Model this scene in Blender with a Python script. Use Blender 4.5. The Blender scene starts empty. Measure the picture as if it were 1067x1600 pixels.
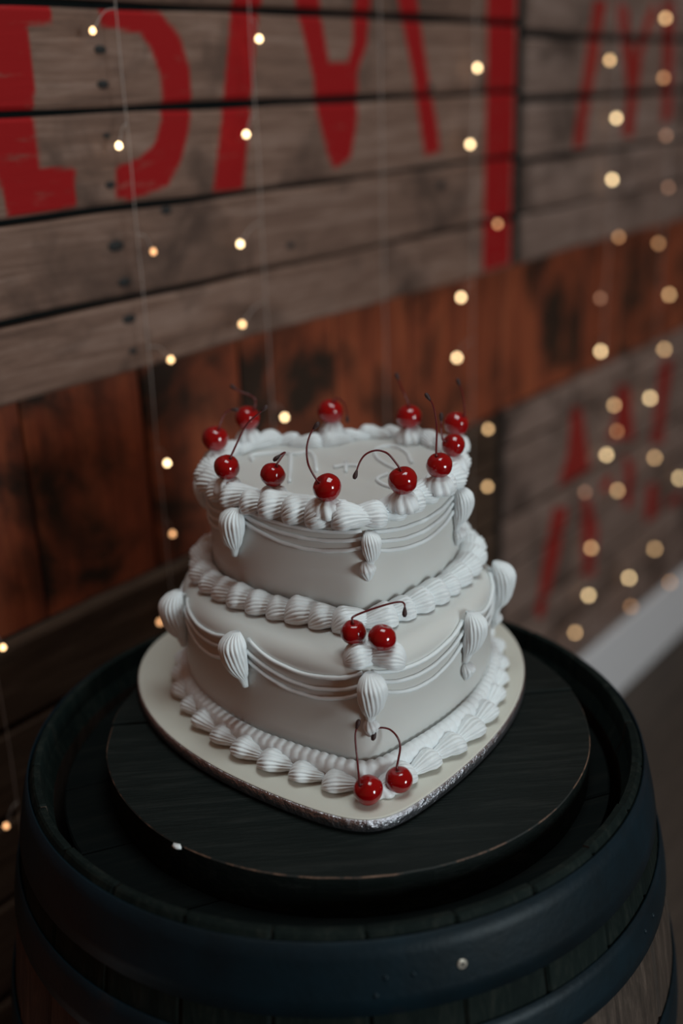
import bpy, math, random
import numpy as np
from mathutils import Matrix, Vector, noise

random.seed(7)
scene = bpy.context.scene
COL = scene.collection
R = math.radians

# ------------------------------------------------------------------ camera
PITCH, ROLL = 0.36392, -0.03503
CAM = Vector((0.013, -0.904, 1.456))
fwd = Vector((0, math.cos(PITCH), -math.sin(PITCH)))
right = Vector((1, 0, 0))
up = right.cross(fwd)
c, s = math.cos(ROLL), math.sin(ROLL)
cr, cu = c * right + s * up, -s * right + c * up
cd = bpy.data.cameras.new('camera')
cd.sensor_fit = 'VERTICAL'; cd.sensor_height = 36.0; cd.sensor_width = 24.0
cd.lens = 1731.38 / 1600 * 36.0
cd.clip_start = 0.05; cd.clip_end = 60
cd.dof.use_dof = True; cd.dof.focus_distance = 0.93; cd.dof.aperture_fstop = 1.75
cam = bpy.data.objects.new('camera', cd); COL.objects.link(cam)
cam.matrix_world = Matrix(((cr.x, cu.x, -fwd.x, CAM.x), (cr.y, cu.y, -fwd.y, CAM.y), (cr.z, cu.z, -fwd.z, CAM.z), (0, 0, 0, 1)))
scene.camera = cam

# ------------------------------------------------------------------ world, lights, exposure
world = bpy.data.worlds.new('world'); scene.world = world; world.use_nodes = True
bg = world.node_tree.nodes['Background']
bg.inputs['Color'].default_value = (1.0, 0.44, 0.24, 1); bg.inputs['Strength'].default_value = 0.115

def area(name, loc, target, size, power, color, size_y=None):
    ld = bpy.data.lights.new(name, 'AREA'); ld.energy = power; ld.color = color
    ld.shape = 'RECTANGLE'; ld.size = size; ld.size_y = size_y or size
    o = bpy.data.objects.new(name, ld); COL.objects.link(o); o.location = loc
    o.rotation_euler = (Vector(target) - Vector(loc)).to_track_quat('-Z', 'Y').to_euler()
    return o
area('window_daylight', (3.3, -3.1, 1.62), (0.3, 0.2, 0.95), 1.0, 96, (0.84, 0.97, 1.0), 1.3)      # daylight from the window on the right
area('skylight', (0.35, -0.1, 3.4), (0.1, 0.0, 1.0), 1.1, 25, (0.86, 0.99, 1.0))                     # roof light high above

vs = scene.view_settings
vs.view_transform = 'Standard'; vs.look = 'None'; vs.exposure = 0.0; vs.gamma = 1.0; vs.use_curve_mapping = False

# ------------------------------------------------------------------ helpers
WM = {}
def link(o, M=None, parent=None):
    COL.objects.link(o)
    M = M or Matrix.Identity(4)
    WM[o.name] = M
    if parent is not None:
        o.parent = parent
        o.matrix_parent_inverse = WM[parent.name].inverted()
    o.matrix_basis = M
    return o

def mesh_data(name, V, F, mat=None, smooth=True):
    me = bpy.data.meshes.new(name)
    me.from_pydata([tuple(v) for v in V], [], F)
    me.update()
    if smooth:
        me.polygons.foreach_set('use_smooth', [True] * len(me.polygons))
    if mat: me.materials.append(mat)
    return me

def obj(name, me, M=None, parent=None):
    return link(bpy.data.objects.new(name, me), M, parent)

def empty(name, loc=(0, 0, 0), rotz=0.0):
    o = bpy.data.objects.new(name, None); o.empty_display_size = 0.05
    return link(o, Matrix.Translation(loc) @ Matrix.Rotation(rotz, 4, 'Z'))

def tag(o, label, cat, group=None):
    o['label'] = label; o['category'] = cat
    if group: o['group'] = group
    return o

def structure(o): o['kind'] = 'structure'; return o

def tube(pts, rad, seg=8, closed=False, caps=True):
    """mesh lists for a tube along pts; rad a number or a list"""
    pts = [Vector(p) for p in pts]; n = len(pts)
    rr = rad if isinstance(rad, (list, tuple)) else [rad] * n
    V, F = [], []
    ref = None
    for i, p in enumerate(pts):
        if closed: t = pts[(i + 1) % n] - pts[i - 1]
        else: t = pts[min(i + 1, n - 1)] - pts[max(i - 1, 0)]
        t.normalize()
        if ref is None: ref = t.orthogonal().normalized()
        else:
            ref = ref - t * ref.dot(t)
            ref = ref.normalized() if ref.length > 1e-6 else t.orthogonal().normalized()
        b = t.cross(ref)
        for k in range(seg):
            a = 2 * math.pi * k / seg
            V.append(p + (ref * math.cos(a) + b * math.sin(a)) * rr[i])
    m = n if closed else n - 1
    for i in range(m):
        for k in range(seg):
            a, b2 = i * seg + k, i * seg + (k + 1) % seg
            c2, d2 = ((i + 1) % n) * seg + (k + 1) % seg, ((i + 1) % n) * seg + k
            F.append((a, b2, c2, d2))
    if caps and not closed:
        F.append(tuple(reversed(range(seg)))); F.append(tuple(range((n - 1) * seg, n * seg)))
    return V, F

def catmull(P, sub=6):
    P = [Vector(p) for p in P]
    if len(P) < 3: return P
    Q = [P[0] * 2 - P[1]] + P + [P[-1] * 2 - P[-2]]
    out = []
    for i in range(1, len(Q) - 2):
        a, b, c_, d = Q[i - 1], Q[i], Q[i + 1], Q[i + 2]
        for k in range(sub):
            t = k / sub
            out.append(0.5 * ((2 * b) + (c_ - a) * t + (2 * a - 5 * b + 4 * c_ - d) * t * t + (3 * b - a - 3 * c_ + d) * t ** 3))
    out.append(P[-1])
    return out

def box(x0, x1, y0, y1, z0, z1, bev=0.0):
    """box with chamfered edges"""
    if bev <= 0:
        V = [(x, y, z) for z in (z0, z1) for y in (y0, y1) for x in (x0, x1)]
        F = [(0, 2, 3, 1), (4, 5, 7, 6), (0, 1, 5, 4), (2, 6, 7, 3), (0, 4, 6, 2), (1, 3, 7, 5)]
        return V, F
    import bmesh
    bm = bmesh.new(); V, F = box(x0, x1, y0, y1, z0, z1)
    vs_ = [bm.verts.new(v) for v in V]
    for f in F: bm.faces.new([vs_[i] for i in f])
    bmesh.ops.bevel(bm, geom=bm.edges[:], offset=bev, segments=1, affect='EDGES')
    bm.verts.index_update()
    V = [tuple(v.co) for v in bm.verts]; F = [tuple(v.index for v in f.verts) for f in bm.faces]
    bm.free()
    return V, F

def lathe(profile, seg=96, a0=0.0, a1=2 * math.pi, closed_profile=True):
    full = abs(a1 - a0 - 2 * math.pi) < 1e-6
    n = seg if full else seg + 1
    V, F = [], []; m = len(profile)
    for i in range(n):
        a = a0 + (a1 - a0) * i / seg
        for r_, z in profile: V.append((r_ * math.cos(a), r_ * math.sin(a), z))
    for i in range(seg):
        j = (i + 1) % n
        for k in range(m if closed_profile else m - 1):
            l = (k + 1) % m
            F.append((i * m + k, j * m + k, j * m + l, i * m + l))
    if not full and closed_profile:
        F.append(tuple(range(m))); F.append(tuple(reversed(range((n - 1) * m, n * m))))
    return V, F

# ------------------------------------------------------------------ materials
def new_mat(name):
    m = bpy.data.materials.new(name); m.use_nodes = True
    nt = m.node_tree; b = nt.nodes['Principled BSDF']
    return m, nt, b
def N(nt, kind, **kw):
    n = nt.nodes.new(kind)
    for k, v in kw.items():
        if k in n.inputs: n.inputs[k].default_value = v
        else: setattr(n, k, v)
    return n
def ramp(nt, fac, stops):
    n = nt.nodes.new('ShaderNodeValToRGB'); e = n.color_ramp.elements
    while len(e) < len(stops): e.new(0.5)
    for i, (p, col) in enumerate(stops):
        e[i].position = p; e[i].color = (*col, 1) if len(col) == 3 else col
    nt.links.new(fac, n.inputs[0]); return n
def coords(nt, scale, rnd=True):
    """object coordinates, shifted at random from object to object, then stretched"""
    tc = N(nt, 'ShaderNodeTexCoord'); src = tc.outputs['Object']
    if rnd:
        oi = N(nt, 'ShaderNodeObjectInfo')
        mul = N(nt, 'ShaderNodeVectorMath', operation='SCALE'); mul.inputs[0].default_value = (7.3, 11.1, 5.7)
        nt.links.new(oi.outputs['Random'], mul.inputs['Scale'])
        add = N(nt, 'ShaderNodeVectorMath', operation='ADD')
        nt.links.new(src, add.inputs[0]); nt.links.new(mul.outputs[0], add.inputs[1]); src = add.outputs[0]
    mp = N(nt, 'ShaderNodeMapping'); mp.inputs['Scale'].default_value = scale
    nt.links.new(src, mp.inputs['Vector'])
    return mp.outputs[0]
def tex(nt, vec, scale, detail=6, rough=0.6, dist=0.0):
    n = N(nt, 'ShaderNodeTexNoise', Scale=scale, Detail=detail, Roughness=rough, Distortion=dist)
    nt.links.new(vec, n.inputs['Vector']); return n.outputs['Fac']
def bump(nt, b, h, strength, dist=0.002):
    n = N(nt, 'ShaderNodeBump', Strength=strength, Distance=dist)
    nt.links.new(h, n.inputs['Height']); nt.links.new(n.outputs[0], b.inputs['Normal'])
def mixc(nt, fac, a, b_, mode='MIX'):
    n = N(nt, 'ShaderNodeMix', data_type='RGBA', blend_type=mode)
    for val, idx in ((fac, 0), (a, 6), (b_, 7)):
        if isinstance(val, (int, float)): n.inputs[idx].default_value = val
        elif isinstance(val, tuple): n.inputs[idx].default_value = (*val, 1)
        else: nt.links.new(val, n.inputs[idx])
    return n.outputs[2]

def mat_wood(name, dark, mid, light, grain_axis='x', rough=0.75, bump_s=0.5, paint=None, fine=1.0, blotch=None, spec=0.3):
    m, nt, b = new_mat(name)
    st = {'x': (1.2, 14, 16), 'z': (14, 14, 1.2), 'y': (14, 1.2, 14)}[grain_axis]
    v = coords(nt, st)
    g1 = tex(nt, v, 3.0 * fine, 8, 0.65, 0.6)
    g2 = tex(nt, v, 14.0 * fine, 4, 0.7)
    mx = N(nt, 'ShaderNodeMath', operation='MULTIPLY_ADD'); mx.inputs[1].default_value = 0.35
    nt.links.new(g2, mx.inputs[0]); 
    sc = N(nt, 'ShaderNodeMath', operation='MULTIPLY'); sc.inputs[1].default_value = 0.65
    nt.links.new(g1, sc.inputs[0]); nt.links.new(sc.outputs[0], mx.inputs[2])
    col = ramp(nt, mx.outputs[0], [(0.28, dark), (0.5, mid), (0.72, light)]).outputs[0]
    if blotch:
        v2 = coords(nt, (1, 1, 1))
        bl = ramp(nt, tex(nt, v2, blotch[0], 5, 0.6, 0.4), [(blotch[1], (1, 1, 1)), (blotch[2], (0, 0, 0))]).outputs[0]
        col = mixc(nt, bl, col, blotch[3])
    # each piece a little lighter or darker
    oi = N(nt, 'ShaderNodeObjectInfo')
    rv = N(nt, 'ShaderNodeMapRange'); rv.inputs['To Min'].default_value = 0.86; rv.inputs['To Max'].default_value = 1.1
    nt.links.new(oi.outputs['Random'], rv.inputs['Value'])
    hs = N(nt, 'ShaderNodeHueSaturation'); nt.links.new(rv.outputs[0], hs.inputs['Value']); nt.links.new(col, hs.inputs['Color'])
    col = hs.outputs[0]
    if paint:
        at = N(nt, 'ShaderNodeAttribute', attribute_name='paint')
        wear = ramp(nt, tex(nt, coords(nt, (5, 14, 22), True), 4.0, 7, 0.7), [(0.26, (0.45,) * 3), (0.42, (1, 1, 1))]).outputs[0]
        f = N(nt, 'ShaderNodeMath', operation='MULTIPLY')
        nt.links.new(at.outputs['Fac'], f.inputs[0]); nt.links.new(wear, f.inputs[1])
        col = mixc(nt, f.outputs[0], col, paint)
    nt.links.new(col, b.inputs['Base Color'])
    b.inputs['Roughness'].default_value = rough
    b.inputs['Specular IOR Level'].default_value = spec
    bump(nt, b, mx.outputs[0], bump_s)
    return m

def mat_plain(name, col, rough=0.5, metal=0.0, spec=0.5, bump_scale=None, bump_s=0.2, sss=None, coat=0.0, dist=0.001):
    m, nt, b = new_mat(name)
    b.inputs['Base Color'].default_value = (*col, 1); b.inputs['Roughness'].default_value = rough
    b.inputs['Metallic'].default_value = metal; b.inputs['Specular IOR Level'].default_value = spec
    b.inputs['Coat Weight'].default_value = coat; b.inputs['Coat Roughness'].default_value = 0.04
    if sss:
        b.inputs['Subsurface Weight'].default_value = sss[0]; b.inputs['Subsurface Radius'].default_value = sss[1]
        b.inputs['Subsurface Scale'].default_value = sss[2]
    if bump_scale:
        bump(nt, b, tex(nt, coords(nt, (1, 1, 1), False), bump_scale, 5, 0.6), bump_s, dist)
    return m, nt, b

M_PLANK = mat_wood('weathered_plank', (0.06, 0.034, 0.026), (0.165, 0.098, 0.073), (0.28, 0.19, 0.155), 'x', 0.8, 0.5, paint=(0.27, 0.007, 0.008), spec=0.15, blotch=(6.0, 0.34, 0.48, (0.075, 0.046, 0.036)))
M_PLANKR = mat_wood('weathered_plank_pale', (0.075, 0.046, 0.037), (0.20, 0.133, 0.108), (0.32, 0.235, 0.205), 'x', 0.8, 0.5, paint=(0.24, 0.018, 0.014), spec=0.15, blotch=(5.0, 0.36, 0.50, (0.08, 0.053, 0.043)))
M_PLANK_SHADED = mat_wood('shade_darkened_plank', (0.015, 0.009, 0.006), (0.055, 0.033, 0.022), (0.10, 0.064, 0.045), 'x', 0.8, 0.5, spec=0.1)  # brown darkened to put the shade behind the barrel into the colour
M_BROWN = mat_wood('rust_stained_board', (0.05, 0.014, 0.007), (0.23, 0.050, 0.020), (0.40, 0.11, 0.042), 'z', 0.65, 0.4, fine=0.6, blotch=(5.5, 0.38, 0.53, (0.022, 0.011, 0.006)))
M_BLACK, _, _ = mat_plain('gap_black', (0.006, 0.008, 0.008), 0.9, spec=0.1)  # black for the wall core, and for shade painted into the panel gaps
M_KNOT, _, _ = mat_plain('dark_nail_hole', (0.012, 0.012, 0.012), 0.8)
M_SKIRT, _, _ = mat_plain('white_skirting_paint', (0.66, 0.66, 0.68), 0.5, bump_scale=30, bump_s=0.1)
M_FLOOR = mat_wood('brown_floor', (0.035, 0.028, 0.024), (0.06, 0.047, 0.038), (0.09, 0.07, 0.058), 'x', 0.6, 0.3)
M_STAVE = mat_wood('barrel_stave_wood', (0.012, 0.009, 0.007), (0.05, 0.036, 0.028), (0.13, 0.095, 0.075), 'z', 0.65, 0.7, fine=1.6)
M_HEAD = mat_wood('black_barrel_head', (0.002, 0.004, 0.004), (0.003, 0.005, 0.005), (0.008, 0.009, 0.008), 'x', 0.7, 0.5, spec=0.06)
M_LID = mat_wood('black_stained_lid', (0.0025, 0.006, 0.0055), (0.0045, 0.0085, 0.0078), (0.020, 0.024, 0.022), 'x', 0.62, 0.8, fine=2.2, spec=0.16)

def mat_edge():
    m, nt, b = new_mat('worn_lid_edge')
    f = tex(nt, coords(nt, (1, 1, 1), False), 38, 6, 0.7)
    col = ramp(nt, f, [(0.46, (0.006, 0.009, 0.008)), (0.56, (0.10, 0.055, 0.035)), (0.7, (0.20, 0.12, 0.08))]).outputs[0]
    nt.links.new(col, b.inputs['Base Color']); b.inputs['Roughness'].default_value = 0.7
    return m
M_EDGE = mat_edge()
def mat_hoop():
    m, nt, b = new_mat('dark_hoop_steel')
    v = coords(nt, (1, 1, 1), False)
    n = tex(nt, v, 9, 6, 0.65)
    col = ramp(nt, n, [(0.3, (0.002, 0.007, 0.010)), (0.6, (0.003, 0.014, 0.022)), (0.78, (0.022, 0.015, 0.012))]).outputs[0]
    nt.links.new(col, b.inputs['Base Color'])
    b.inputs['Metallic'].default_value = 0.1; b.inputs['Roughness'].default_value = 0.48
    b.inputs['Specular IOR Level'].default_value = 0.22
    bump(nt, b, tex(nt, v, 160, 3, 0.6), 0.35, 0.001)
    return m
M_HOOP = mat_hoop()
M_SCREW, _, _ = mat_plain('pale_screw_metal', (0.62, 0.58, 0.5), 0.4, 0.6)
M_FOND, _, _ = mat_plain('cream_fondant', (0.63, 0.635, 0.615), 0.42, bump_scale=18, bump_s=0.06, sss=(0.12, (1.0, 0.6, 0.4), 0.01))
M_BFOND, _, _ = mat_plain('board_fondant', (0.62, 0.60, 0.53), 0.5, bump_scale=12, bump_s=0.05, sss=(0.1, (1.0, 0.6, 0.4), 0.01))
M_ICE, _, _ = mat_plain('white_buttercream', (0.77, 0.81, 0.83), 0.5, bump_scale=260, bump_s=0.12, sss=(0.15, (1.0, 0.8, 0.7), 0.006), dist=0.0006)
M_FOIL, _, _ = mat_plain('silver_foil', (0.55, 0.55, 0.60), 0.33, 1.0, bump_scale=130, bump_s=0.9, dist=0.004)
M_CHERRY, _, _ = mat_plain('glossy_red_cherry', (0.27, 0.001, 0.003), 0.10, bump_scale=110, bump_s=0.16, sss=(0.12, (1.0, 0.05, 0.03), 0.005), coat=0.5)
M_STEM, _, _ = mat_plain('red_brown_stem', (0.10, 0.006, 0.008), 0.3)
M_TIP, _, _ = mat_plain('dark_stem_tip', (0.035, 0.012, 0.011), 0.6, bump_scale=300, bump_s=0.6)
M_WIRE, _, _ = mat_plain('pale_light_wire', (0.36, 0.30, 0.27), 0.35)
def mat_emit(name, col, strength):
    m, nt, b = new_mat(name)
    b.inputs['Base Color'].default_value = (*col, 1)
    b.inputs['Emission Color'].default_value = (*col, 1); b.inputs['Emission Strength'].default_value = strength
    return m
M_BULB = {3: mat_emit('lit_bulb_bright', (1.0, 0.72, 0.38), 7.0), 2: mat_emit('lit_bulb', (1.0, 0.62, 0.29), 4.0),
          1: mat_emit('lit_bulb_weak', (1.0, 0.50, 0.22), 1.9), 0: mat_emit('lit_bulb_faint', (1.0, 0.5, 0.3), 0.9)}

# ------------------------------------------------------------------ the setting: wall, skirting, floor
WA = R(51.265)                       # the wall runs along local x, faces local -y
WALLM = Matrix.Rotation(WA, 4, 'Z')
def wall_pt(u, y, z): return WALLM @ Vector((u, y, z))

V, F = box(-4.5, 5.5, -4.5, 4.5, -0.06, 0.0)
structure(obj('floor', mesh_data('floor', V, F, M_FLOOR, False), WALLM))

V, F = box(-1.2, 3.6, 0.462, 0.56, 0.0, 2.6)
wall = structure(obj('wall_back', mesh_data('wall_back', V, F, M_BLACK, False), WALLM))
u = -1.2; i = 0
while u < 3.55:
    w = random.uniform(0.13, 0.21); u1 = min(u + w, 3.6)
    V, F = box(0, u1 - u - 0.004, 0, 0.014, 0, 2.6, 0.002)
    obj('board', mesh_data('board', V, F, M_BROWN, False), WALLM @ Matrix.Translation((u, 0.448 + random.uniform(0, 0.004), 0)), wall)
    u = u1
V, F = box(-1.2, 3.6, 0.42, 0.448, 0.0, 0.205, 0.006)
structure(obj('baseboard_back', mesh_data('baseboard_back', V, F, M_SKIRT, False), WALLM))

# --- wooden sign panels made of planks, lettering painted across the planks
def inside(poly, X, Z):
    r_ = np.zeros(X.shape, bool); n = len(poly)
    for i in range(n):
        x0, z0 = poly[i]; x1, z1 = poly[(i + 1) % n]
        if z0 == z1: continue
        cnd = ((z0 > Z) != (z1 > Z)) & (X < (x1 - x0) * (Z - z0) / (z1 - z0) + x0)
        r_ ^= cnd
    return r_

def plank_mesh(u0, u1, z0, z1, y, polys, mat, sd, th=0.018):
    """plank in wall coordinates with a fine front grid; origin at its lower left corner"""
    nx = max(2, int((u1 - u0) / 0.004)); nz = max(2, int((z1 - z0) / 0.004))
    xs = np.linspace(u0, u1, nx + 1); zs = np.linspace(z0, z1, nz + 1)
    X, Z = np.meshgrid(xs, zs)
    P = np.zeros(X.shape)
    for o1, o2 in ((-.001, 0), (.001, 0), (0, -.001), (0, .001)):
        a = np.zeros(X.shape, bool)
        for p in polys: a |= inside(p, X + o1, Z + o2)
        P += a * 0.25
    # slightly wavy edges and face
    rng = np.random.RandomState(sd)
    ph = rng.rand(8) * 6.28
    wv = 0.0012 * (np.sin(xs * 7 + ph[0]) + 0.6 * np.sin(xs * 19 + ph[1]))
    wv2 = 0.0012 * (np.sin(xs * 6 + ph[2]) + 0.6 * np.sin(xs * 23 + ph[3]))
    tz = (Z - z0) / (z1 - z0)
    Zw = Z + wv[None, :] * (1 - tz) + wv2[None, :] * tz
    edge = np.minimum(tz, 1 - tz) * (z1 - z0)
    Y = y + 0.0008 * np.sin(X * 5 + ph[4]) + 0.003 * np.clip(1 - edge / 0.004, 0, 1) ** 2
    W_ = nx + 1; n = W_ * (nz + 1)
    V = np.stack([X.ravel() - u0, Y.ravel() - y, Zw.ravel() - z0], 1)
    F = []
    for j in range(nz):
        b0 = j * W_
        for i in range(nx): F.append((b0 + i, b0 + i + 1, b0 + i + 1 + W_, b0 + i + W_))
    per = list(range(W_)) + [k * W_ + nx for k in range(1, nz + 1)] + [nz * W_ + i for i in range(nx - 1, -1, -1)] + [k * W_ for k in range(nz - 1, 0, -1)]
    back = V[per].copy(); back[:, 1] = th
    V = np.vstack([V, back]); m = len(per)
    for k in range(m): F.append((per[(k + 1) % m], per[k], n + k, n + (k + 1) % m))
    F.append(tuple(n + k for k in range(m)))
    me = mesh_data('plank', V.tolist(), F, mat, False)
    at = me.attributes.new('paint', 'FLOAT', 'POINT')
    at.data.foreach_set('value', np.concatenate([P.ravel(), P.ravel()[per]]).astype(np.float32))
    return me

def panel(name, label, u0, u1, rows, polys, mat, y=0.425, nails=(), sd=0, gap_shade_to=None):
    root = empty(name, wall_pt(u0, y, rows[0][0]), WA)
    tag(root, label, 'wood panel', 'plank panels on the wall')
    pls = []
    for k, (z0, z1) in enumerate(rows):
        a = u0 + random.uniform(-.002, .002); b = u1 + random.uniform(-.003, .003)
        me = plank_mesh(a, b, z0, z1, y, polys, mat, sd + k)
        pls.append((z0, z1, obj('plank', me, WALLM @ Matrix.Translation((a, y, z0)), root)))
    V, F = box(0, u1 - u0 - 0.001, 0, 0.004, 0, rows[-1][1] - rows[0][0])  # added black sheet, gives the plank gaps their deep shade
    obj('gap_shade_sheet', mesh_data('gap_shade_sheet', V, F, M_BLACK, False), WALLM @ Matrix.Translation((u0, y + 0.0185, rows[0][0])), root)
    if gap_shade_to:                       # added black strip standing for the shadow in the joint between panels
        V, F = box(0, gap_shade_to - u1 - .0095, 0, .019, 0, rows[-1][1] - rows[0][0], .001)
        obj('gap_shade_strip', mesh_data('gap_shade_strip', V, F, M_BLACK, False), WALLM @ Matrix.Translation((u1 + .0035, y + .0035, rows[0][0])), root)
    for (nu, nz_, nr) in nails:
        for z0, z1, pl in pls:
            if z0 < nz_ < z1:
                V, F = lathe([(0.0, 0), (nr, 0), (nr * 0.8, 0.0012), (0.0, 0.0006)], 12, closed_profile=False)
                obj('nail_head', mesh_data('nail_head', V, F, M_KNOT), WALLM @ Matrix.Translation((nu, y - 0.0002, nz_)) @ Matrix.Rotation(R(90), 4, 'X') @ Matrix.Diagonal((1.9, 1, 1, 1)), pl)
    return root

D1 = [(0.02, 1.553), (0.104, 1.553), (0.102, 1.53), (0.07, 1.527), (0.072, 1.501), (0.072, 1.473), (0.066, 1.446), (0.066, 1.416), (0.066, 1.389), (0.111, 1.385), (0.107, 1.345), (0.018, 1.343), (0.010, 1.40), (0.012, 1.47)]
D2 = [(0.169, 1.548), (0.255, 1.546), (0.285, 1.518), (0.297, 1.48), (0.296, 1.45), (0.289, 1.422), (0.27, 1.383), (0.246, 1.356), (0.185, 1.344), (0.165, 1.349), (0.168, 1.381), (0.207, 1.39), (0.232, 1.405), (0.243, 1.429), (0.249, 1.451), (0.249, 1.478), (0.237, 1.507), (0.224, 1.522), (0.167, 1.529)]
M1 = [(0.384, 1.60), (0.438, 1.60), (0.413, 1.509), (0.398, 1.437), (0.375, 1.343), (0.321, 1.345), (0.348, 1.442), (0.362, 1.498)]
M2 = [(0.478, 1.60), (0.536, 1.60), (0.545, 1.544), (0.558, 1.491), (0.599, 1.489), (0.611, 1.514), (0.622, 1.60), (0.66, 1.60), (0.643, 1.511), (0.62, 1.479), (0.617, 1.417), (0.6, 1.368), (0.561, 1.354), (0.548, 1.376), (0.528, 1.433), (0.524, 1.472), (0.508, 1.521)]
M3 = [(0.709, 1.60), (0.760, 1.60), (0.782, 1.52), (0.802, 1.45), (0.819, 1.401), (0.828, 1.359), (0.785, 1.357), (0.772, 1.403), (0.757, 1.469), (0.742, 1.511)]
STRIP = [(0.963, 1.157), (1.053, 1.157), (1.057, 1.76), (0.966, 1.76)]
panel('painted_plank_panel', 'grey plank panel with bold red stencil letters, above and left of the cake', -0.42, 1.060,
      [(1.152, 1.2335), (1.2395, 1.335), (1.3415, 1.4395), (1.4475, 1.5455), (1.5545, 1.65), (1.656, 1.75)],
      [D1, D2, M1, M2, M3, STRIP], M_PLANK,
      nails=[(0.163, 1.505, .0045), (0.162, 1.470, .0045), (0.160, 1.417, .003), (0.158, 1.365, .004), (0.157, 1.298, .0065), (0.164, 1.256, .0055), (0.165, 1.213, .006), (0.166, 1.175, .004), (0.239, 1.329, .005), (0.83, 1.31, .006), (0.80, 1.455, .005), (0.46, 1.262, .005)], sd=10, gap_shade_to=1.092)
PA = [(1.338, 1.594), (1.394, 1.595), (1.378, 1.549), (1.358, 1.48), (1.332, 1.392), (1.323, 1.338), (1.275, 1.338), (1.295, 1.422), (1.309, 1.486), (1.329, 1.551)]
PB = [(1.444, 1.60), (1.491, 1.581), (1.495, 1.554), (1.526, 1.5), (1.571, 1.571), (1.606, 1.603), (1.617, 1.585), (1.566, 1.5), (1.55, 1.415), (1.54, 1.345), (1.484, 1.354), (1.505, 1.429), (1.461, 1.524), (1.436, 1.571)]
PC = [(1.647, 1.604), (1.707, 1.606), (1.719, 1.543), (1.741, 1.376), (1.68, 1.365), (1.664, 1.51)]
panel('painted_plank_panel', 'faded grey plank panel with thin red letters at the upper right of the wall', 1.092, 2.5,
      [(1.154, 1.236), (1.2405, 1.324), (1.333, 1.424), (1.436, 1.526), (1.538, 1.63), (1.637, 1.73)], [PA, PB, PC], M_PLANKR, sd=30,
      nails=[(1.45, 1.38, .006), (1.6, 1.29, .006)])
P3 = [[(1.319, 0.832), (1.366, 0.82), (1.421, 0.667), (1.268, 0.67), (1.308, 0.736)],
      [(1.252, 0.633), (1.319, 0.612), (1.29, 0.507), (1.249, 0.435), (1.224, 0.386), (1.191, 0.409), (1.216, 0.51)],
      [(1.386, 0.62), (1.429, 0.592), (1.479, 0.511), (1.471, 0.396), (1.411, 0.418), (1.393, 0.545)],
      [(1.535, 0.832), (1.602, 0.817), (1.645, 0.674), (1.498, 0.713), (1.534, 0.761)],
      [(1.591, 0.659), (1.654, 0.611), (1.657, 0.505), (1.609, 0.52)],
      [(1.771, 0.84), (1.848, 0.825), (1.818, 0.713), (1.821, 0.622), (1.744, 0.637), (1.759, 0.767)],
      [(1.736, 0.54), (1.801, 0.52), (1.815, 0.433), (1.742, 0.424), (1.732, 0.487)],
      [(1.863, 0.457), (1.976, 0.451), (1.982, 0.42), (1.895, 0.424)],
      [(1.477, 0.622), (1.529, 0.626), (1.533, 0.595), (1.47, 0.594)]]
panel('painted_plank_panel', 'low grey plank panel with faded red letters, right of the cake above the skirting', 1.052, 2.6,
      [(0.215, 0.318), (0.326, 0.425), (0.434, 0.555), (0.562, 0.660), (0.669, 0.808), (0.814, 0.882)], P3, M_PLANKR, sd=50)

panel('plank_panel', 'low brown plank panel with shade painted into its colour, behind the barrel and cake', -0.42, 1.022,
      [(0.215, 0.318), (0.326, 0.425), (0.434, 0.555), (0.562, 0.660), (0.669, 0.775), (0.782, 0.880)], [], M_PLANK_SHADED, sd=70, gap_shade_to=1.052)

# ------------------------------------------------------------------ barrel
ZT = 0.9
def rb(z): return 0.336 - 0.057 * ((z - 0.45) / 0.45) ** 2
barrel = empty('wine_barrel', (0, 0, 0))
tag(barrel, 'dark wooden barrel with black metal hoops standing under the cake', 'barrel')
NS = 26
def stave_mesh():
    da = 2 * math.pi / NS; V, F = [], []
    angs = [-.496, -.46, -.23, 0, .23, .46, .496]
    zs = [0.0, .004, .07, .15, .25, .35, .45, .55, .62, .68, .74, .79, .84, .87, .885, .893, .8985]
    rows = []
    for z in zs:
        row = []
        for q in angs:
            r_ = rb(z) - (0.0022 if abs(q) > .48 else 0)
            if z > .895: r_ -= .0015
            if z < .003: r_ -= .0015
            row.append((r_ * math.cos(q * da), r_ * math.sin(q * da), z))
        rows.append(row)
    # chime: top face, inner bevel, inner wall
    for dr, z in ((.003, .9), (.0085, .8992), (.015, .880), (.024, .866), (.024, .45), (.024, .05), (.018, .0)):
        row = []
        for q in angs:
            r_ = rb(min(max(z, 0), .9)) - dr
            row.append((r_ * math.cos(q * da), r_ * math.sin(q * da), z - (0.001 if abs(q) > .48 else 0)))
        rows.append(row)
    m = len(angs); n = len(rows)
    for r_ in rows: V += r_
    for i in range(n):
        j = (i + 1) % n
        for k in range(m - 1): F.append((i * m + k, i * m + k + 1, j * m + k + 1, j * m + k))
    F.append(tuple(i * m for i in reversed(range(n)))); F.append(tuple(i * m + m - 1 for i in range(n)))
    return mesh_data('stave', V, F, M_STAVE, False)
sm = stave_mesh()
M_CHIME = mat_wood('black_painted_chime', (0.003, 0.006, 0.006), (0.006, 0.011, 0.010), (0.022, 0.026, 0.022), 'z', 0.7, 0.6, fine=1.6, spec=0.08)
sm.materials.append(M_CHIME)
for p in sm.polygons:
    if p.center.z > 0.79: p.material_index = 1
for k in range(NS):
    st = bpy.data.objects.new('stave', sm)
    link(st, Matrix.Rotation(2 * math.pi * k / NS + 0.07, 4, 'Z') @ Matrix.Translation((random.uniform(-.0008, .0008), 0, random.uniform(-.0012, 0))), barrel)

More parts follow.
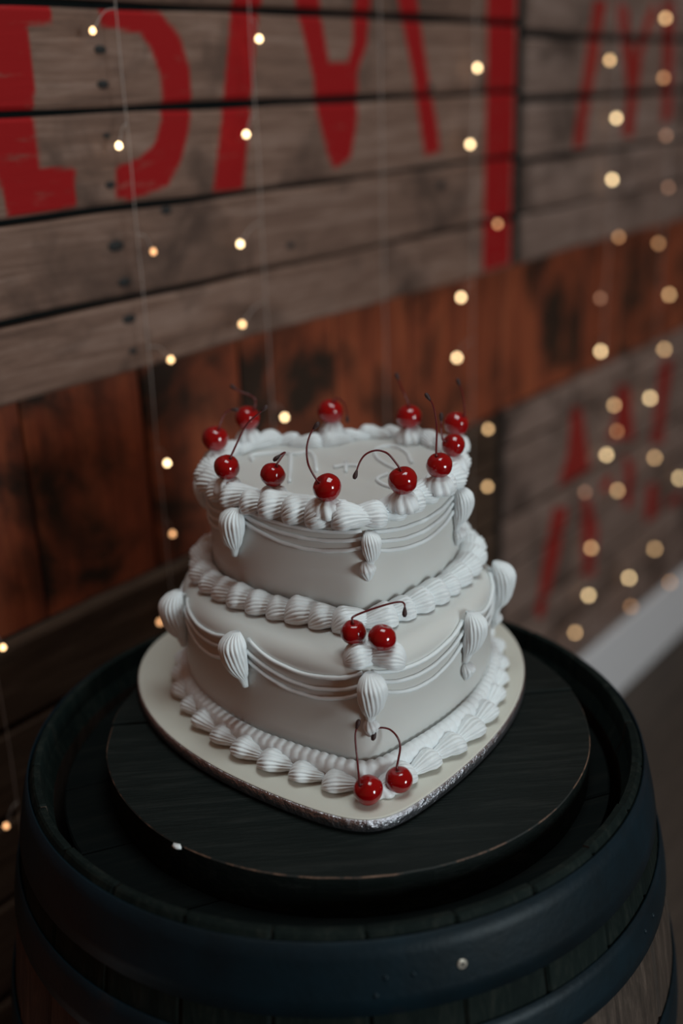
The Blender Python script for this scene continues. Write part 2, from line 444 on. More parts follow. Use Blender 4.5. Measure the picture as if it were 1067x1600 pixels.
def hoop(z0, z1, off=0.0005, th=0.0025):
    n = 5; prof = []
    for i in range(n): z = z0 + (z1 - z0) * i / (n - 1); prof.append((rb(z) + off + th - (0.0008 if i in (0, n - 1) else 0), z))
    for i in reversed(range(n)): z = z0 + (z1 - z0) * i / (n - 1); prof.append((rb(z) + off, z))
    V, F = lathe(prof, 128)
    o = obj('hoop', mesh_data('hoop', V, F, M_HOOP), None, barrel); o['label'] = 'black steel hoop'
    return o
h1 = hoop(.839, .8945); h2 = hoop(.775, .815); h3 = hoop(.640, .692); h4 = hoop(.208, .26); hoop(.085, .125); hoop(.008, .061)

def on_hoop(deg, z, off):
    a = R(deg); rad = Vector((math.cos(a), math.sin(a), 0)); tan = Vector((-math.sin(a), math.cos(a), 0)); slope = -0.13
    nrm = (rad + Vector((0, 0, .1))).normalized(); upv = nrm.cross(tan)
    p = rad * (rb(z) + off) + Vector((0, 0, z))
    return Matrix(((tan.x, upv.x, nrm.x, p.x), (tan.y, upv.y, nrm.y, p.y), (tan.z, upv.z, nrm.z, p.z), (0, 0, 0, 1)))
# countersunk screw with a cross recess
V, F = lathe([(0.0, .0009), (.0022, .0012), (.0034, .0010), (.0038, 0), (.0036, -.001)], 24, closed_profile=False)
scr = obj('screw', mesh_data('screw', V, F, M_SCREW), on_hoop(-72.3, .8665, .003), h1); scr['label'] = 'pale cross-head screw'
# recess on the screw: dark cross inlaid, joined to the screw mesh so that the hierarchy stays at three levels
cross = []
for (hx, hy) in ((.0021, .0006), (.0006, .0021)):
    V, F = box(-hx, hx, -hy, hy, .0008, .00135); cross.append((V, F))
me = scr.data; VV = [tuple(v.co) for v in me.vertices]; FF = [tuple(p.vertices) for p in me.polygons]; n0 = len(FF)
for V, F in cross:
    o = len(VV); VV += V; FF += [tuple(o + q for q in f) for f in F]
me2 = mesh_data('screw', VV, FF, M_SCREW, False); me2.materials.append(M_KNOT)
for p in me2.polygons:
    if p.index >= n0: p.material_index = 1
scr.data = me2; scr.matrix_basis = scr.matrix_basis @ Matrix.Rotation(R(40), 4, 'Z')
V, F = lathe([(0.0, .0014), (.0016, .0011), (.0024, 0.0), (.0022, -.001)], 14, closed_profile=False)
rv = mesh_data('rivet', V, F, M_HOOP)
for deg, z in ((-79.5, .8665), (-85, .8545), (-83.5, .867)):
    obj('rivet', rv, on_hoop(deg, z, .0028), h1)
for deg in (-30, -34, 100, 104): obj('rivet', rv, on_hoop(deg, .795, .0028), h2)

# head of the barrel, sunk below the chime, in planks
RI = 0.2535
def disc_plank(y0, y1, r_, z0, z1, bev=0.0015, n=40, wob=0.0):
    """plank of a round board: the part of a disc with y0<y<y1"""
    pts = []
    for i in range(n + 1):
        y = y0 + (y1 - y0) * i / n
        pts.append((math.sqrt(max(r_ * r_ - y * y, 1e-8)), y))
    for i in range(n, -1, -1):
        y = y0 + (y1 - y0) * i / n
        pts.append((-math.sqrt(max(r_ * r_ - y * y, 1e-8)), y))
    if wob: pts = [(x * (1 + wob * noise.noise((x * 18, y * 18, 1))), y) for x, y in pts]
    m = len(pts); cx = sum(p[0] for p in pts) / m; cy = sum(p[1] for p in pts) / m
    hw = (y1 - y0) / 2
    def inset(b):
        k = []
        for x, y in pts:
            f = max(0.0, 1 - b / r_); k.append((x * f, cy + (y - cy) * max(0, 1 - b / hw)))
        return k
    V = [(x, y, z0) for x, y in pts] + [(x, y, z1 - bev) for x, y in pts] + [(x, y, z1) for x, y in inset(bev)]
    F = [tuple(reversed(range(m)))]
    for l in (0, 1):
        for i in range(m): F.append((l * m + i, l * m + (i + 1) % m, (l + 1) * m + (i + 1) % m, (l + 1) * m + i))
    F.append(tuple(range(2 * m, 3 * m)))
    return V, F
hy = [-RI + .0005, -.15, -.05, .05, .15, RI - .0005]
for a, b in zip(hy[:-1], hy[1:]):
    V, F = disc_plank(a + .0008, b - .0008, RI, .838, .862)
    obj('head_plank', mesh_data('head_plank', V, F, M_HEAD, False), Matrix.Rotation(R(20), 4, 'Z'), barrel)

# round lid lying on the head, two planks and a strip behind, joint running left to right
LZ0, LZ1, LR = .8625, .902, .2235
lid = empty('round_wooden_lid', (.012, .003, LZ0))
tag(lid, 'round black-stained wooden board lying on the barrel top under the cake board', 'board')
LM = Matrix.Translation((.012, .003, 0)) @ Matrix.Rotation(R(4.5), 4, 'Z')
for (a, b, dz) in ((-LR + .0004, .0232, -.0022), (.0245, .135, 0), (.1365, LR - .0004, -.001)):
    V, F = disc_plank(a, b, LR, LZ0, LZ1 + dz, .0010, 60, .006)
    me = mesh_data('plank', V, F, M_LID, False); me.materials.append(M_EDGE)
    for pg in me.polygons:
        if .25 < pg.normal.z < .95 and math.hypot(pg.center.x, pg.center.y) > LR - .006 and pg.area < 5e-5: pg.material_index = 1
    obj('plank', me, LM, lid)

# ------------------------------------------------------------------ cake board and cake
def heart(w, tip, yw, b, n=240, rx=.6, p=2.1, smooth=14):
    """closed heart outline from the notch over the left lobe to the tip and back on the right"""
    half = []; cx = w * (1 - rx); r_ = w * rx; ry = b - yw; a0 = math.acos(-cx / r_)
    for i in range(60):
        a = a0 * (1 - i / 60); half.append((cx + r_ * math.cos(a), yw + ry * math.sin(a)))
    for i in range(101):
        t = 1 - i / 100; half.append((w * (1 - (1 - t) ** p), tip + (yw - tip) * t))
    P = [(-x, y) for x, y in half] + [(x, y) for x, y in reversed(half[1:-1])]
    P = resample(P, n)
    for _ in range(smooth):
        P = [((P[i - 1][0] + 2 * P[i][0] + P[(i + 1) % n][0]) / 4, (P[i - 1][1] + 2 * P[i][1] + P[(i + 1) % n][1]) / 4) for i in range(n)]
    return resample(P, n)
def resample(P, n):
    L = [0]
    for i in range(len(P)):
        a, b = P[i], P[(i + 1) % len(P)]; L.append(L[-1] + math.hypot(b[0] - a[0], b[1] - a[1]))
    out = []; j = 0
    for k in range(n):
        t = L[-1] * k / n
        while L[j + 1] < t: j += 1
        f = (t - L[j]) / (L[j + 1] - L[j]) if L[j + 1] > L[j] else 0
        a, b = P[j], P[(j + 1) % len(P)]; out.append((a[0] + (b[0] - a[0]) * f, a[1] + (b[1] - a[1]) * f))
    return out
def turn(P, ox, deg):
    c_, s_ = math.cos(R(deg)), math.sin(R(deg))
    return [(ox + x * c_ - y * s_, x * s_ + y * c_) for x, y in P]
def normals(P):
    n = len(P); out = []
    for i in range(n):
        a, b = P[i - 1], P[(i + 1) % n]; dx, dy = b[0] - a[0], b[1] - a[1]; l = math.hypot(dx, dy)
        out.append((-dy / l, dx / l))
    # outward? the outline runs back -> left -> tip -> right (anticlockwise seen from above), so outward is the other side
    return [(-x, -y) for x, y in out]
def offset(P, d, sm_=3):
    Nn = normals(P); Q = [(p[0] + q[0] * d, p[1] + q[1] * d) for p, q in zip(P, Nn)]; n = len(Q)
    for _ in range(sm_):
        Q = [((Q[i - 1][0] + 2 * Q[i][0] + Q[(i + 1) % n][0]) / 4, (Q[i - 1][1] + 2 * Q[i][1] + Q[(i + 1) % n][1]) / 4) for i in range(n)]
    return Q
def solid(P, prof):
    """closed solid from an outline; prof = [(inset, z), ...] bottom to top"""
    V, F = [], []; n = len(P)
    for ins, z in prof:
        Q = offset(P, -ins, 0) if ins < .02 else offset(P, -ins, 8)
        V += [(x, y, z) for x, y in Q]
    for l in range(len(prof) - 1):
        for i in range(n): F.append((l * n + i, l * n + (i + 1) % n, (l + 1) * n + (i + 1) % n, (l + 1) * n + i))
    F.append(tuple(reversed(range(n)))); F.append(tuple(range((len(prof) - 1) * n, len(prof) * n)))
    return V, F

ZB0, ZB = .902, .9145
BO = turn(heart(.1975, -.185, .11, .245, smooth=60), .0093, 7)
cboard = empty('cake_board', (.0, .02, ZB0))
tag(cboard, 'heart-shaped cake board in silver foil with a cream fondant top', 'cake board')
V, F = solid(BO, [(.0012, ZB0), (0, ZB0 + .0008), (0, ZB0 + .0104), (.0010, ZB0 + .0112)])
o = obj('foil_drum', mesh_data('foil_drum', V, F, M_FOIL), None, cboard); o['label'] = 'wrinkled silver foil edge'
V, F = solid(BO, [(.0012, ZB0 + .0113), (.0010, ZB0 + .0118), (.0014, ZB0 + .0122), (.0026, ZB)])
o = obj('fondant_cover', mesh_data('fondant_cover', V, F, M_BFOND), None, cboard)

cake = empty('heart_cake', (.02, .04, ZB))
tag(cake, 'two-tier heart-shaped cream cake with white piped shells and swags', 'cake')
ZL, ZU = 1.024, 1.122
LO = turn(heart(.150, -.119, .085, .196), .0145, 6)
UP = turn(heart(.120, -.047, .095, .187), .0222, 9)
def tier(P, z0, z1, r_):
    prof = [(0, z0), (-.0004, z0 + (z1 - z0) * .3), (-.0006, z0 + (z1 - z0) * .6), (0, z1 - r_)]
    for k in range(1, 8):
        a = k / 7 * math.pi / 2; prof.append((r_ * (1 - math.cos(a)), z1 - r_ + r_ * math.sin(a)))
    return solid(P, prof)
V, F = tier(LO, ZB, ZL, .016)
low = obj('lower_tier', mesh_data('lower_tier', V, F, M_FOND), None, cake); low['label'] = 'larger lower heart tier in cream fondant'
V, F = tier(UP, ZL, ZU, .009)
upp = obj('upper_tier', mesh_data('upper_tier', V, F, M_FOND), None, cake); upp['label'] = 'smaller upper heart tier in cream fondant'

# --- piping
def shell_mesh(name, L, Wd, H, k=9, sd=0, tail=0.28, curl=0.0, nt=18, amp=.24, twist=0.5, headpos=.34, egg=False):
    """piped star-tip shell: head at x<0, tapering to a tail at x>0, resting on z=0"""
    rng = random.Random(sd); npf = k * 5; V, F = [], []
    ph = rng.uniform(0, 3)
    for i in range(nt):
        t = (i + .35) / (nt - .2)
        if t < headpos: rp = math.sqrt(max(0, 1 - ((headpos - t) / headpos) ** 2))
        elif egg:
            q = (t - headpos) / (1 - headpos)
            rp = max(math.sqrt(max(0, 1 - (q / .78) ** 2)), tail * (1.15 - .35 * q) + .05 * math.sin(q * 19))
        else: q = (t - headpos) / (1 - headpos); rp = 1 - (1 - tail) * (q ** 1.25)
        if t > .93: rp *= math.sqrt(max(.0, 1 - ((t - .93) / .075) ** 2))
        x = -L * .42 + L * t
        yc = curl * L * (t - .2) ** 2
        zc = H * .5 * (rp * .85 + .15)
        for j in range(npf):
            a = 2 * math.pi * j / npf
            rg = 1 + amp * (abs(math.cos(k * a / 2 + ph + twist * t)) - .62)
            rg *= 1 + .09 * noise.noise((t * 5 + sd, math.cos(a) * 2, math.sin(a) * 2 + sd))
            y = yc + Wd / 2 * rp * rg * math.cos(a); z = zc + H / 2 * rp * rg * math.sin(a)
            V.append((x, y, max(z, 0)))
    for i in range(nt - 1):
        for j in range(npf):
            F.append((i * npf + j, i * npf + (j + 1) % npf, (i + 1) * npf + (j + 1) % npf, (i + 1) * npf + j))
    F.append(tuple(reversed(range(npf)))); F.append(tuple(range((nt - 1) * npf, nt * npf)))
    F = [tuple(reversed(f)) for f in F]
    return mesh_data(name, V, F, M_ICE)
def kiss_mesh(name, r_, h, k=9, sd=0):
    V, F = [], []; npf = k * 6; nt = 12; rng = random.Random(sd); ph = rng.uniform(0, 3)
    prof = [(.78, 0), (.98, .10), (1.0, .28), (.94, .48), (.86, .62), (.78, .74), (.66, .85), (.50, .93), (.32, .98), (.12, 1.0)]
    for rr_, zz in prof:
        for j in range(npf):
            a = 2 * math.pi * j / npf
            rg = 1 + .26 * (abs(math.cos(k * a / 2 + ph + 1.1 * zz)) - .62) * (1 if zz < .9 else .5)
            rg *= 1 + .07 * noise.noise((math.cos(a) * 2 + sd, math.sin(a) * 2, zz * 3))
            V.append((r_ * rr_ * rg * math.cos(a), r_ * rr_ * rg * math.sin(a), h * zz * (1 + .05 * math.sin(3 * a + ph))))
    n = len(prof)
    for i in range(n - 1):
        for j in range(npf): F.append((i * npf + j, i * npf + (j + 1) % npf, (i + 1) * npf + (j + 1) % npf, (i + 1) * npf + j))
    F.append(tuple(reversed(range(npf)))); F.append(tuple(range((n - 1) * npf, n * npf)))
    return mesh_data(name, V, F, M_ICE)
def frame(p, xdir, zdir, sc=1.0):
    z = Vector(zdir).normalized(); x = Vector(xdir); x = (x - z * x.dot(z)).normalized(); y = z.cross(x)
    return Matrix(((x.x * sc, y.x * sc, z.x * sc, p[0]), (x.y * sc, y.y * sc, z.y * sc, p[1]), (x.z * sc, y.z * sc, z.z * sc, p[2]), (0, 0, 0, 1)))
def at(P, t):
    n = len(P); f = (t % 1.0) * n; i = int(f); f -= i; a, b = P[i % n], P[(i + 1) % n]
    return Vector((a[0] + (b[0] - a[0]) * f, a[1] + (b[1] - a[1]) * f, 0))
def tan_at(P, t): return (at(P, t + .004) - at(P, t - .004)).normalized()
def out_at(P, t): q = tan_at(P, t); return Vector((q.y, -q.x, 0))
def length(P): return sum(math.hypot(P[i][0] - P[i - 1][0], P[i][1] - P[i - 1][1]) for i in range(len(P)))

def border(P, count, meshes, z, tilt, parent, yaw=10, scl=(0.94, 1.08), jit=.0010, inward=0.0, name='piped_shell'):
    """shells along an outline, piped from the notch down both sides to the tip"""
    half = count // 2
    for side in (0, 1):
        for k in range(half):
            t = (k + .5) / half * .5
            t = t if side == 0 else 1 - t
            p = at(P, t); d = tan_at(P, t) * (1 if side == 0 else -1); n = out_at(P, t)
            d = (d + n * (-math.tan(R(yaw)) + random.uniform(-.12, .12))).normalized()
            upv = (Vector((0, 0, 1)) * math.cos(R(tilt)) + n * math.sin(R(tilt)))
            p = p + n * (random.uniform(-jit, jit) - inward) + Vector((0, 0, z + random.uniform(-.0006, .0006)))
            Mx = frame(p, d, upv, random.uniform(*scl))
            if side == 1: Mx = Mx @ Matrix.Diagonal((1, 1, 1, 1))
            obj(name, random.choice(meshes), Mx, parent)

shellA = [shell_mesh('piped_shell', .037, .0255, .0200, 19, i, .34, random.uniform(-.3, .3), amp=.17, twist=4.5) for i in range(6)]      # top rim
shellB = [shell_mesh('piped_shell', .037, .0262, .0205, 20, 20 + i, .36, random.uniform(-.15, .15), amp=.17, twist=3.5) for i in range(6)]  # between the tiers
shellC = [shell_mesh('piped_shell', .036, .0235, .0150, 17, 40 + i, .26, random.uniform(-.2, .2), amp=.18, twist=1.5) for i in range(5)]  # round the foot

up_rim = offset(UP, -.0065)
border(up_rim, 32, shellA, ZU - .0070, 30, upp, yaw=26, scl=(.92, 1.14), jit=.0016)
mid = offset(UP, .0095)
border(mid, 36, shellB, ZL, 12, low, yaw=24, scl=(.92, 1.1))
def offset_var(P, d0, d1):
    n = len(P); Nn = normals(P); Q = []
    for i, (p, q) in enumerate(zip(P, Nn)):
        k = min(max((abs(i / n - .5) - .09) / .14, 0), 1); k = k * k * (3 - 2 * k); d = d0 + (d1 - d0) * k
        Q.append((p[0] + q[0] * d, p[1] + q[1] * d))
    return Q
foot = offset_var(LO, .0195, .0055)
border(foot, 32, shellC, ZB + .0007, 0, low, yaw=14, scl=(1.02, 1.16))

# ribbed rope piped against the foot of the lower tier
rope = resample(offset_var(LO, .0070, .0015), 900)
V, F = [], []; seg = 14; n = len(rope); Ln = length(rope)
for i, (x, y) in enumerate(rope):
    a, b = rope[i - 1], rope[(i + 1) % n]; d = Vector((b[0] - a[0], b[1] - a[1], 0)).normalized(); o_ = Vector((d.y, -d.x, 0))
    sarc = Ln * i / n
    big = .5 + .5 * noise.noise((sarc * 30, 3.1, 0))
    r_ = .0082 * (1 + .13 * (abs(math.sin(math.pi * sarc / .0085)) - .6) + .14 * (big - .5))
    for k in range(seg):
        a2 = 2 * math.pi * k / seg
        rr_ = r_ * (1 + .05 * math.cos(7 * a2))
        p = Vector((x, y, ZB + .0112)) + o_ * (math.cos(a2) * rr_) + Vector((0, 0, math.sin(a2) * rr_ * 1.2)); V.append(p)
for i in range(n):
    for k in range(seg): F.append((i * seg + k, ((i + 1) % n) * seg + k, ((i + 1) % n) * seg + (k + 1) % seg, i * seg + (k + 1) % seg))
o = obj('rope_piping', mesh_data('rope_piping', V, F, M_ICE), None, low); o['label'] = 'ribbed rope of white icing'

# drops where the swags meet
dropA = [shell_mesh('piped_drop', .054, .0255, .021, 19, 60 + i, .36, random.uniform(-.1, .1), twist=6.5, headpos=.27, amp=.17, egg=True) for i in range(3)]
dropS = [shell_mesh('piped_drop', .020, .0135, .0115, 10, 70 + i, .15, 0, twist=.9, amp=.2) for i in range(2)]
def drop(P, t, ztop, parent, L=1.0, small=None, sk=0.0, lean=0.0):
    n = out_at(P, t); p = at(P, t); q = tan_at(P, t)
    base = p + n * .0004; base.z = ztop - .021 * L
    xd = Vector((0, 0, -1)) + q * sk
    obj('piped_drop', random.choice(dropA), frame(base, xd, (n + Vector((0, 0, lean))).normalized(), L), parent)
    if small:
        b2 = p + q * small[0] + n * .0004; b2.z = small[1]
        obj('piped_drop', random.choice(dropS), frame(b2, Vector((0, 0, -1)) + q * .2, n, small[2]), parent)
drop(LO, .373, 1.0245, low, 1.0, None, .08)
drop(LO, .5036, 1.0165, low, .92, (.0, .966, 1.0), 0.0)
drop(LO, .636, 1.0215, low, .92, (-.004, .966, 1.0), -.12)
drop(LO, .262, 1.0235, low, 1.12, None, .05)
drop(LO, .742, 1.0265, low, 1.10, (0, .966, 1.0), .0)
drop(LO, .14, 1.022, low, 1.0); drop(LO, .86, 1.022, low, 1.0)
drop(UP, .336, 1.1155, upp, .96, None, -.12)
drop(UP, .507, 1.1105, upp, .66, (-.003, 1.0755, 1.0), .0)
drop(UP, .678, 1.112, upp, .85, (.0, 1.064, 1.0), .0)
drop(UP, .19, 1.113, upp, .9); drop(UP, .84, 1.113, upp, .9)

# swags: three strands of thin piping between two drops
def swag(P, t0, t1, zs, parent):
    """zs: for each strand (z at start, z at lowest, z at end)"""
    for (za, zm, zb) in zs:
        pts = []
        for i in range(25):
            f = i / 24; t = t0 + (t1 - t0) * f
            lin = za + (zb - za) * f
            sag = (za + zb) / 2 - zm
            z = lin - sag * (1 - (2 * f - 1) ** 2)
            p = at(P, t) + out_at(P, t) * (.0017 - (max(0, z - (ZL - .016 if P is LO else ZU - .009)) ** 2) / (.030 if P is LO else .017))
            z += .0006 * noise.noise((t * 60, za * 50, 1.7)); p.z = z; pts.append(p)
        rad = [.0018 * (1 + .18 * noise.noise((i * .9, za * 90, 4.4))) for i in range(25)]
        V, F = tube(pts, rad, 8)
        obj('swag_strand', mesh_data('swag_strand', V, F, M_ICE), None, parent)
swag(LO, .380, .499, [(1.0185, 1.0045, 1.0155), (1.0085, .9935, 1.0055), (1.0005, .9845, .9985)], low)
swag(LO, .508, .630, [(1.0150, 1.0035, 1.0155), (1.0065, .9925, 1.0065), (.9985, .9805, .9965)], low)
swag(LO, .268, .366, [(1.0185, 1.0080, 1.0185), (1.0105, .9985, 1.0085), (1.0025, .9860, .9985)], low)
swag(LO, .642, .736, [(1.0185, 1.0050, 1.0185), (1.0105, .9955, 1.0085), (1.0025, .9860, .9985)], low)
swag(LO, .146, .256, [(1.017, 1.005, 1.017), (1.009, .996, 1.009), (1.001, .986, 1.001)], low)
swag(LO, .748, .854, [(1.017, 1.005, 1.017), (1.009, .996, 1.009), (1.001, .986, 1.001)], low)
swag(UP, .345, .500, [(1.1160, 1.1080, 1.1115), (1.1100, 1.0995, 1.1045), (1.1040, 1.0900, 1.0965)], upp)
swag(UP, .514, .672, [(1.1080, 1.1000, 1.1060), (1.1000, 1.0900, 1.1000), (1.0920, 1.0805, 1.0920)], upp)
swag(UP, .198, .328, [(1.110, 1.100, 1.110), (1.103, 1.091, 1.103), (1.096, 1.083, 1.096)], upp)
swag(UP, .684, .832, [(1.110, 1.100, 1.110), (1.103, 1.091, 1.103), (1.096, 1.083, 1.096)], upp)

# initials piped on the top: T + S
def letter(strokes, name):
    VV, FF = [], []
    for P in strokes:
        pts = catmull([(x, y, ZU + .0012) for x, y in P], 6)
        V, F = tube(pts, .0019, 8); o_ = len(VV); VV += V; FF += [tuple(q + o_ for q in f) for f in F]
    return obj(name, mesh_data(name, VV, FF, M_ICE), None, upp)
letter([[(-.0715, .1191), (-.0737, .1335), (-.0633, .1385), (-.0444, .1404), (-.0284, .1345), (-.0172, .1394), (-.0113, .1183), (-.0091, .0794)],
        [(-.0348, .1352), (-.0341, .0916), (-.0334, .0511)]], 'piped_letter')
letter([[(.0071, .089), (.0181, .0935), (.0302, .0921)], [(.0189, .105), (.0184, .0746)]], 'piped_plus')
letter([[(.0812, .0942), (.0786, .1263), (.0697, .1461), (.0585, .1495), (.0484, .138), (.0493, .1135), (.0569, .093), (.0667, .0749), (.0737, .054), (.0746, .0344), (.0653, .0234), (.0517, .0351), (.0466, .0515), (.0567, .0649)]], 'piped_letter')

# ------------------------------------------------------------------ cherries
kiss = [kiss_mesh('piped_rosette', .0125, .014, 8, i) for i in range(5)]
CH = [
 ((-.1057, .1179, 1.147), .0129, [(.0047, -.0021, .0113), (.0087, .0076, .0198), (.0139, .0095, .0248), (.02, .0096, .0252)], 'red cherry with short bent stem, leftmost on the top tier'),
 ((-.0777, .1646, 1.153), .0125, [(.0085, -.002, .0115), (.0083, .0065, .0171), (.0021, .0082, .0214), (-.0067, .0094, .0247), (-.013, .0111, .0291)], 'blurred red cherry at the back left of the top tier, stem bending left'),
 ((.0055, .1775, 1.153), .0132, [(.0036, -.002, .0117), (.0082, .0047, .0124), (.0138, .0026, .0068), (.0161, -.0007, -.0017), (.0165, -.003, -.0078)], 'red cherry at the middle of the back rim, stem drooping to its right'),
 ((.0839, .1627, 1.149), .0131, [(-.0006, -.0015, .013), (-.0049, .0089, .0235), (-.0107, .0145, .038)], 'red cherry at the back right rim, straight stem leaning left'),
 ((.1278, .1323, 1.149), .0124, [(.0077, -.0023, .0107), (.0072, .0099, .026), (.0033, .0144, .0377)], 'red cherry at the far right back corner of the top rim'),
 ((.1176, .066, 1.148), .0111, [(-.0103, -.0035, .0076), (-.0106, .006, .0157), (-.0102, .0095, .025)], 'red cherry on the right rim between two other cherries'),
 ((.0997, .0135, 1.147), .0117, [(-.0029, -.0019, .0119), (-.0011, .0118, .0309), (-.0032, .0181, .0476), (-.008, .0214, .0562)], 'red cherry on the right rim with the tall upright stem'),
 ((.0653, -.0264, 1.148), .0126, [(-.0021, -.0022, .011), (-.01, .0076, .0199), (-.0163, .009, .0236), (-.0227, .0093, .0243), (-.0303, .0082, .0216), (-.0354, .006, .0157), (-.0395, .0022, .0058)], 'big red cherry on the front right rim, stem arching over to the left'),
 ((.0018, -.0346, 1.147), .0123, [(-.0077, -.0037, .0072), (-.0148, .0068, .0179), (-.0159, .0114, .0299), (-.014, .0146, .0383), (-.0111, .0168, .0442), (-.0072, .0185, .0486)], 'red cherry at the front middle of the top rim, long stem curving upwards'),
 ((-.0454, .0063, 1.146), .0111, [(.0046, -.0022, .0111), (.01, .0062, .0163), (.0112, .0068, .0178), (.0084, .0064, .0168), (.0038, .0051, .0134)], 'red cherry on the front left rim with a tiny hooked stem'),
 ((-.0875, .0319, 1.146), .0117, [(.0049, -.0021, .0113), (.0141, .0104, .0272), (.0207, .0139, .0365), (.0301, .0166, .0437), (.0354, .0182, .0478)], 'red cherry on the left rim with a long stem slanting up to the right'),
 ((.0193, -.0956, 1.043), .0107, [(-.0003, -.0022, .011), (.001, .0046, .0122), (.02, .007, .0183), (.0358, .0083, .0217), (.042, .0078, .0206), (.0422, .0052, .0137)], 'left cherry of the pair on the lower tier, stem lying over to the right'),
 ((.0422, -.1083, 1.044), .0116, [], 'right cherry of the pair on the lower tier, without a stem'),
 ((.0266, -.1475, .927), .0124, [(-.0066, -.0032, .0086), (-.0079, .0088, .023), (-.0088, .0156, .0409), (-.0064, .0191, .05)], 'left cherry of the pair on the cake board, tall upright stem'),
 ((.0523, -.134, .9265), .0115, [(-.0015, -.0014, .0133), (.002, .0093, .0245), (-.0003, .0125, .0329), (-.0069, .0148, .039), (-.0158, .0151, .0398), (-.0192, .0129, .034)], 'right cherry of the pair on the cake board, stem hooked to the left'),
]
for ci, (p, r_, stem, label) in enumerate(CH):
    root = empty('cherry', (p[0], p[1], p[2] - r_ * .95))
    tag(root, label, 'cherry', 'cherries on the cake')
    axis = Vector(stem[0]).normalized() if stem else Vector((.25, .2, .9)).normalized()
    nu, nv = 40, 28; V, F = [], []
    for j in range(nv + 1):
        th = math.pi * j / nv
        for i in range(nu):
            a = 2 * math.pi * i / nu
            d = Vector((math.sin(th) * math.cos(a), math.sin(th) * math.sin(a), math.cos(th)))
            rr_ = r_ * (1 - .20 * math.exp(-(th / .30) ** 2) - .06 * math.exp(-((math.pi - th) / .35) ** 2) + .035 * noise.noise(d * 1.6 + Vector((ci * 3.1, 0, 0))) + .012 * noise.noise(d * 4 + Vector((0, ci * 2.3, 0))))
            q = d * rr_; q.z *= .94; V.append(q)
    for j in range(nv):
        for i in range(nu): F.append((j * nu + i, (j + 1) * nu + i, (j + 1) * nu + (i + 1) % nu, j * nu + (i + 1) % nu))
    rot = Vector((0, 0, 1)).rotation_difference(axis).to_matrix().to_4x4()
    obj('fruit', mesh_data('fruit', V, F, M_CHERRY), Matrix.Translation(p) @ rot, root)
    if stem:
        S = [Vector(stem[0]) * .72] + [Vector(q) for q in stem]
        S = [Vector(p) + q for q in catmull(S, 6)]
        n = len(S); rad = [.00075 + .00025 * (1 - i / n) + (.0004 if i < 3 else 0) for i in range(n)]
        V, F = tube(S[:-1], rad[:-1], 8)
        st = obj('stem', mesh_data('stem', V, F, M_STEM), None, root)
        e, d = S[-1], (S[-1] - S[-4]).normalized()
        a = S[-4]; L_ = .0078
        T = [e - d * .0040 + d * L_ * k / 6 for k in range(7)]
        tr = [.0010, .0013, .0017, .0020, .0021, .0018, .0010]
        V, F = tube(T, [x * (1 + .15 * noise.noise((k, ci, 0))) for k, x in enumerate(tr)], 9)
        o = obj('stem_tip', mesh_data('stem_tip', V, F, M_TIP), None, st); o['label'] = 'dark woody stem end'
    # the rosette of icing that carries the cherry
    if ci < 11:
        h = p[2] - r_ * .80 - (ZU - .001)
        obj('piped_rosette', kiss[ci % 5], Matrix.Translation((p[0], p[1], ZU - .001)) @ Matrix.Rotation(ci * 1.3, 4, 'Z') @ Matrix.Diagonal((1.05, 1.05, h / .014, 1)), upp)
for qx, qy, dx in ((.024, -.100, (1, .25, 0)), (.047, -.103, (-1, .2, 0)), (.036, -.086, (.3, 1, 0))):
    obj('piped_shell', shellB[2], frame((qx, qy, ZL - .0065), dx, (.1, -.35, 1), .95), low)
obj('piped_rosette', kiss[2], Matrix.Translation((.041, -.134, ZB + .0005)) @ Matrix.Rotation(R(20), 4, 'Z') @ Matrix.Diagonal((1.25, .85, .6, 1)), low)

# a chip of dried icing near the edge of the lid
def chip(p, sc, sd, label):
    V, F = [], []; nu, nv = 10, 7
    for j in range(nv + 1):
        th = math.pi * j / nv
        for i in range(nu):
            a = 2 * math.pi * i / nu; d = Vector((math.sin(th) * math.cos(a), math.sin(th) * math.sin(a), math.cos(th)))
            k = 1 + .5 * noise.noise(d * 1.7 + Vector((sd, 0, 0))); V.append((d.x * k * sc[0], d.y * k * sc[1], d.z * k * sc[2]))
    for j in range(nv):
        for i in range(nu): F.append((j * nu + i, (j + 1) * nu + i, (j + 1) * nu + (i + 1) % nu, j * nu + (i + 1) % nu))
    o = obj('icing_crumb', mesh_data('icing_crumb', V, F, M_ICE), Matrix.Translation(p) @ Matrix.Rotation(-.6, 4, 'Z'))
    return tag(o, label, 'crumb')
chip((-.126, -.180, .9035), (.0052, .0026, .0014), 3, 'white crumb of icing at the front left edge of the black lid')

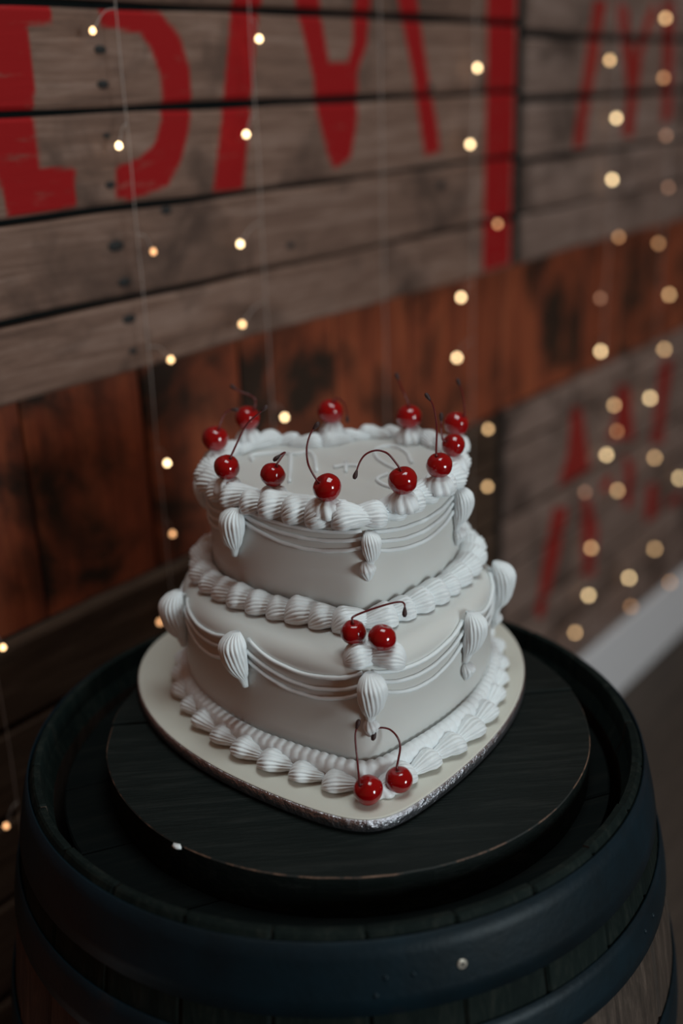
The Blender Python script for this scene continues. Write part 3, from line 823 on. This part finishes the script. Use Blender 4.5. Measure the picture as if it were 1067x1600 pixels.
# ------------------------------------------------------------------ fairy lights hanging in front of the wall
def light_string(label, u0, ztop, zbot, bulbs, br):
    root = empty('light_string', wall_pt(u0, .40, zbot), WA)
    tag(root, label, 'string lights', 'fairy light strings hanging on the wall')
    pts = [wall_pt(u0 + .0025 * noise.noise((z * 9, u0 * 5, 0)) , .40, z) for z in np.linspace(ztop, zbot, 60)]
    V, F = tube(pts, .0006, 6)
    obj('wire', mesh_data('wire', V, F, M_WIRE), None, root)
    for (bu, bz, lv) in bulbs:
        V, F = tube(catmull([wall_pt(u0, .40, bz + .022), wall_pt(u0 + (bu - u0) * .5, .399, bz + .018), wall_pt(bu, .40, bz)], 5), .0005, 5)
        ld = obj('bulb_lead', mesh_data('bulb_lead', V, F, M_WIRE), None, root)
        V, F = [], []; nu, nv = 14, 10
        for j in range(nv + 1):
            th = math.pi * j / nv; pr = math.sin(th) * (1 - .18 * math.cos(th))
            for i in range(nu):
                a = 2 * math.pi * i / nu; V.append((br * pr * math.cos(a), br * pr * math.sin(a), br * 1.15 * math.cos(th)))
        for j in range(nv):
            for i in range(nu): F.append((j * nu + i, (j + 1) * nu + i, (j + 1) * nu + (i + 1) % nu, j * nu + (i + 1) % nu))
        obj('bulb', mesh_data('bulb', V, F, M_BULB[lv]), Matrix.Translation(wall_pt(bu, .40, bz)), root)
light_string('short run of fairy lights at the far left edge beside the barrel', -.095, 1.75, .60, [(-.083, .896, 2), (-.115, .680, 1)], .0030)
light_string('fairy light wire hanging over the red round letter at the left', .168, 1.75, .82,
             [(.134, 1.522, 2), (.154, 1.407, 3), (.190, 1.289, 1), (.202, 1.160, 2), (.181, 1.035, 3), (.179, .942, 1), (.144, .833, 1)], .0032)
light_string('fairy light wire hanging over the slanted red stroke behind the cake', .378, 1.75, .95,
             [(.392, 1.517, 3), (.359, 1.409, 3), (.336, 1.280, 3), (.330, 1.180, 2), (.402, 1.039, 3)], .0032)
light_string('bare unlit wire hanging between the red letters behind the cake', .640, 1.75, .95, [], .0032)
light_string('fairy light wire left of the dark gap between the two upper panels', .888, 1.75, .64,
             [(.895, 1.481, 3), (.876, 1.369, 3), (.965, 1.237, 1), (.852, 1.132, 3), (.840, 1.034, 3), (.944, .884, 2), (.945, .775, 2), (.907, .666, 1)], .0038)
light_string('long fairy light wire down the right, bright bulbs over the low panel', 1.40, 1.75, .30,
             [(1.363, 1.491, 2), (1.403, 1.388, 3), (1.400, 1.275, 3), (1.444, 1.160, 1), (1.373, 1.048, 0), (1.388, .937, 3), (1.468, .804, 2), (1.443, .699, 3), (1.511, .596, 2), (1.346, .642, 0), (1.489, .740, 1), (1.391, .498, 2), (1.390, .384, 3), (1.331, .316, 2)], .0043)
light_string('fairy light wire nearest the right edge of the picture', 1.67, 1.75, .24,
             [(1.606, 1.568, 2), (1.616, 1.457, 1), (1.649, 1.344, 0), (1.679, 1.237, 0), (1.647, 1.123, 1), (1.728, 1.000, 2), (1.722, .876, 2), (1.660, .775, 3), (1.711, .618, 2), (1.752, .369, 2), (1.607, .345, 3), (1.630, .260, 1)], .0045)
light_string('fairy light wire at the far right edge with only low bulbs showing', 1.88, 1.75, .20, [(1.881, .517, 3), (1.872, .233, 1), (1.90, 1.50, 1)], .0045)
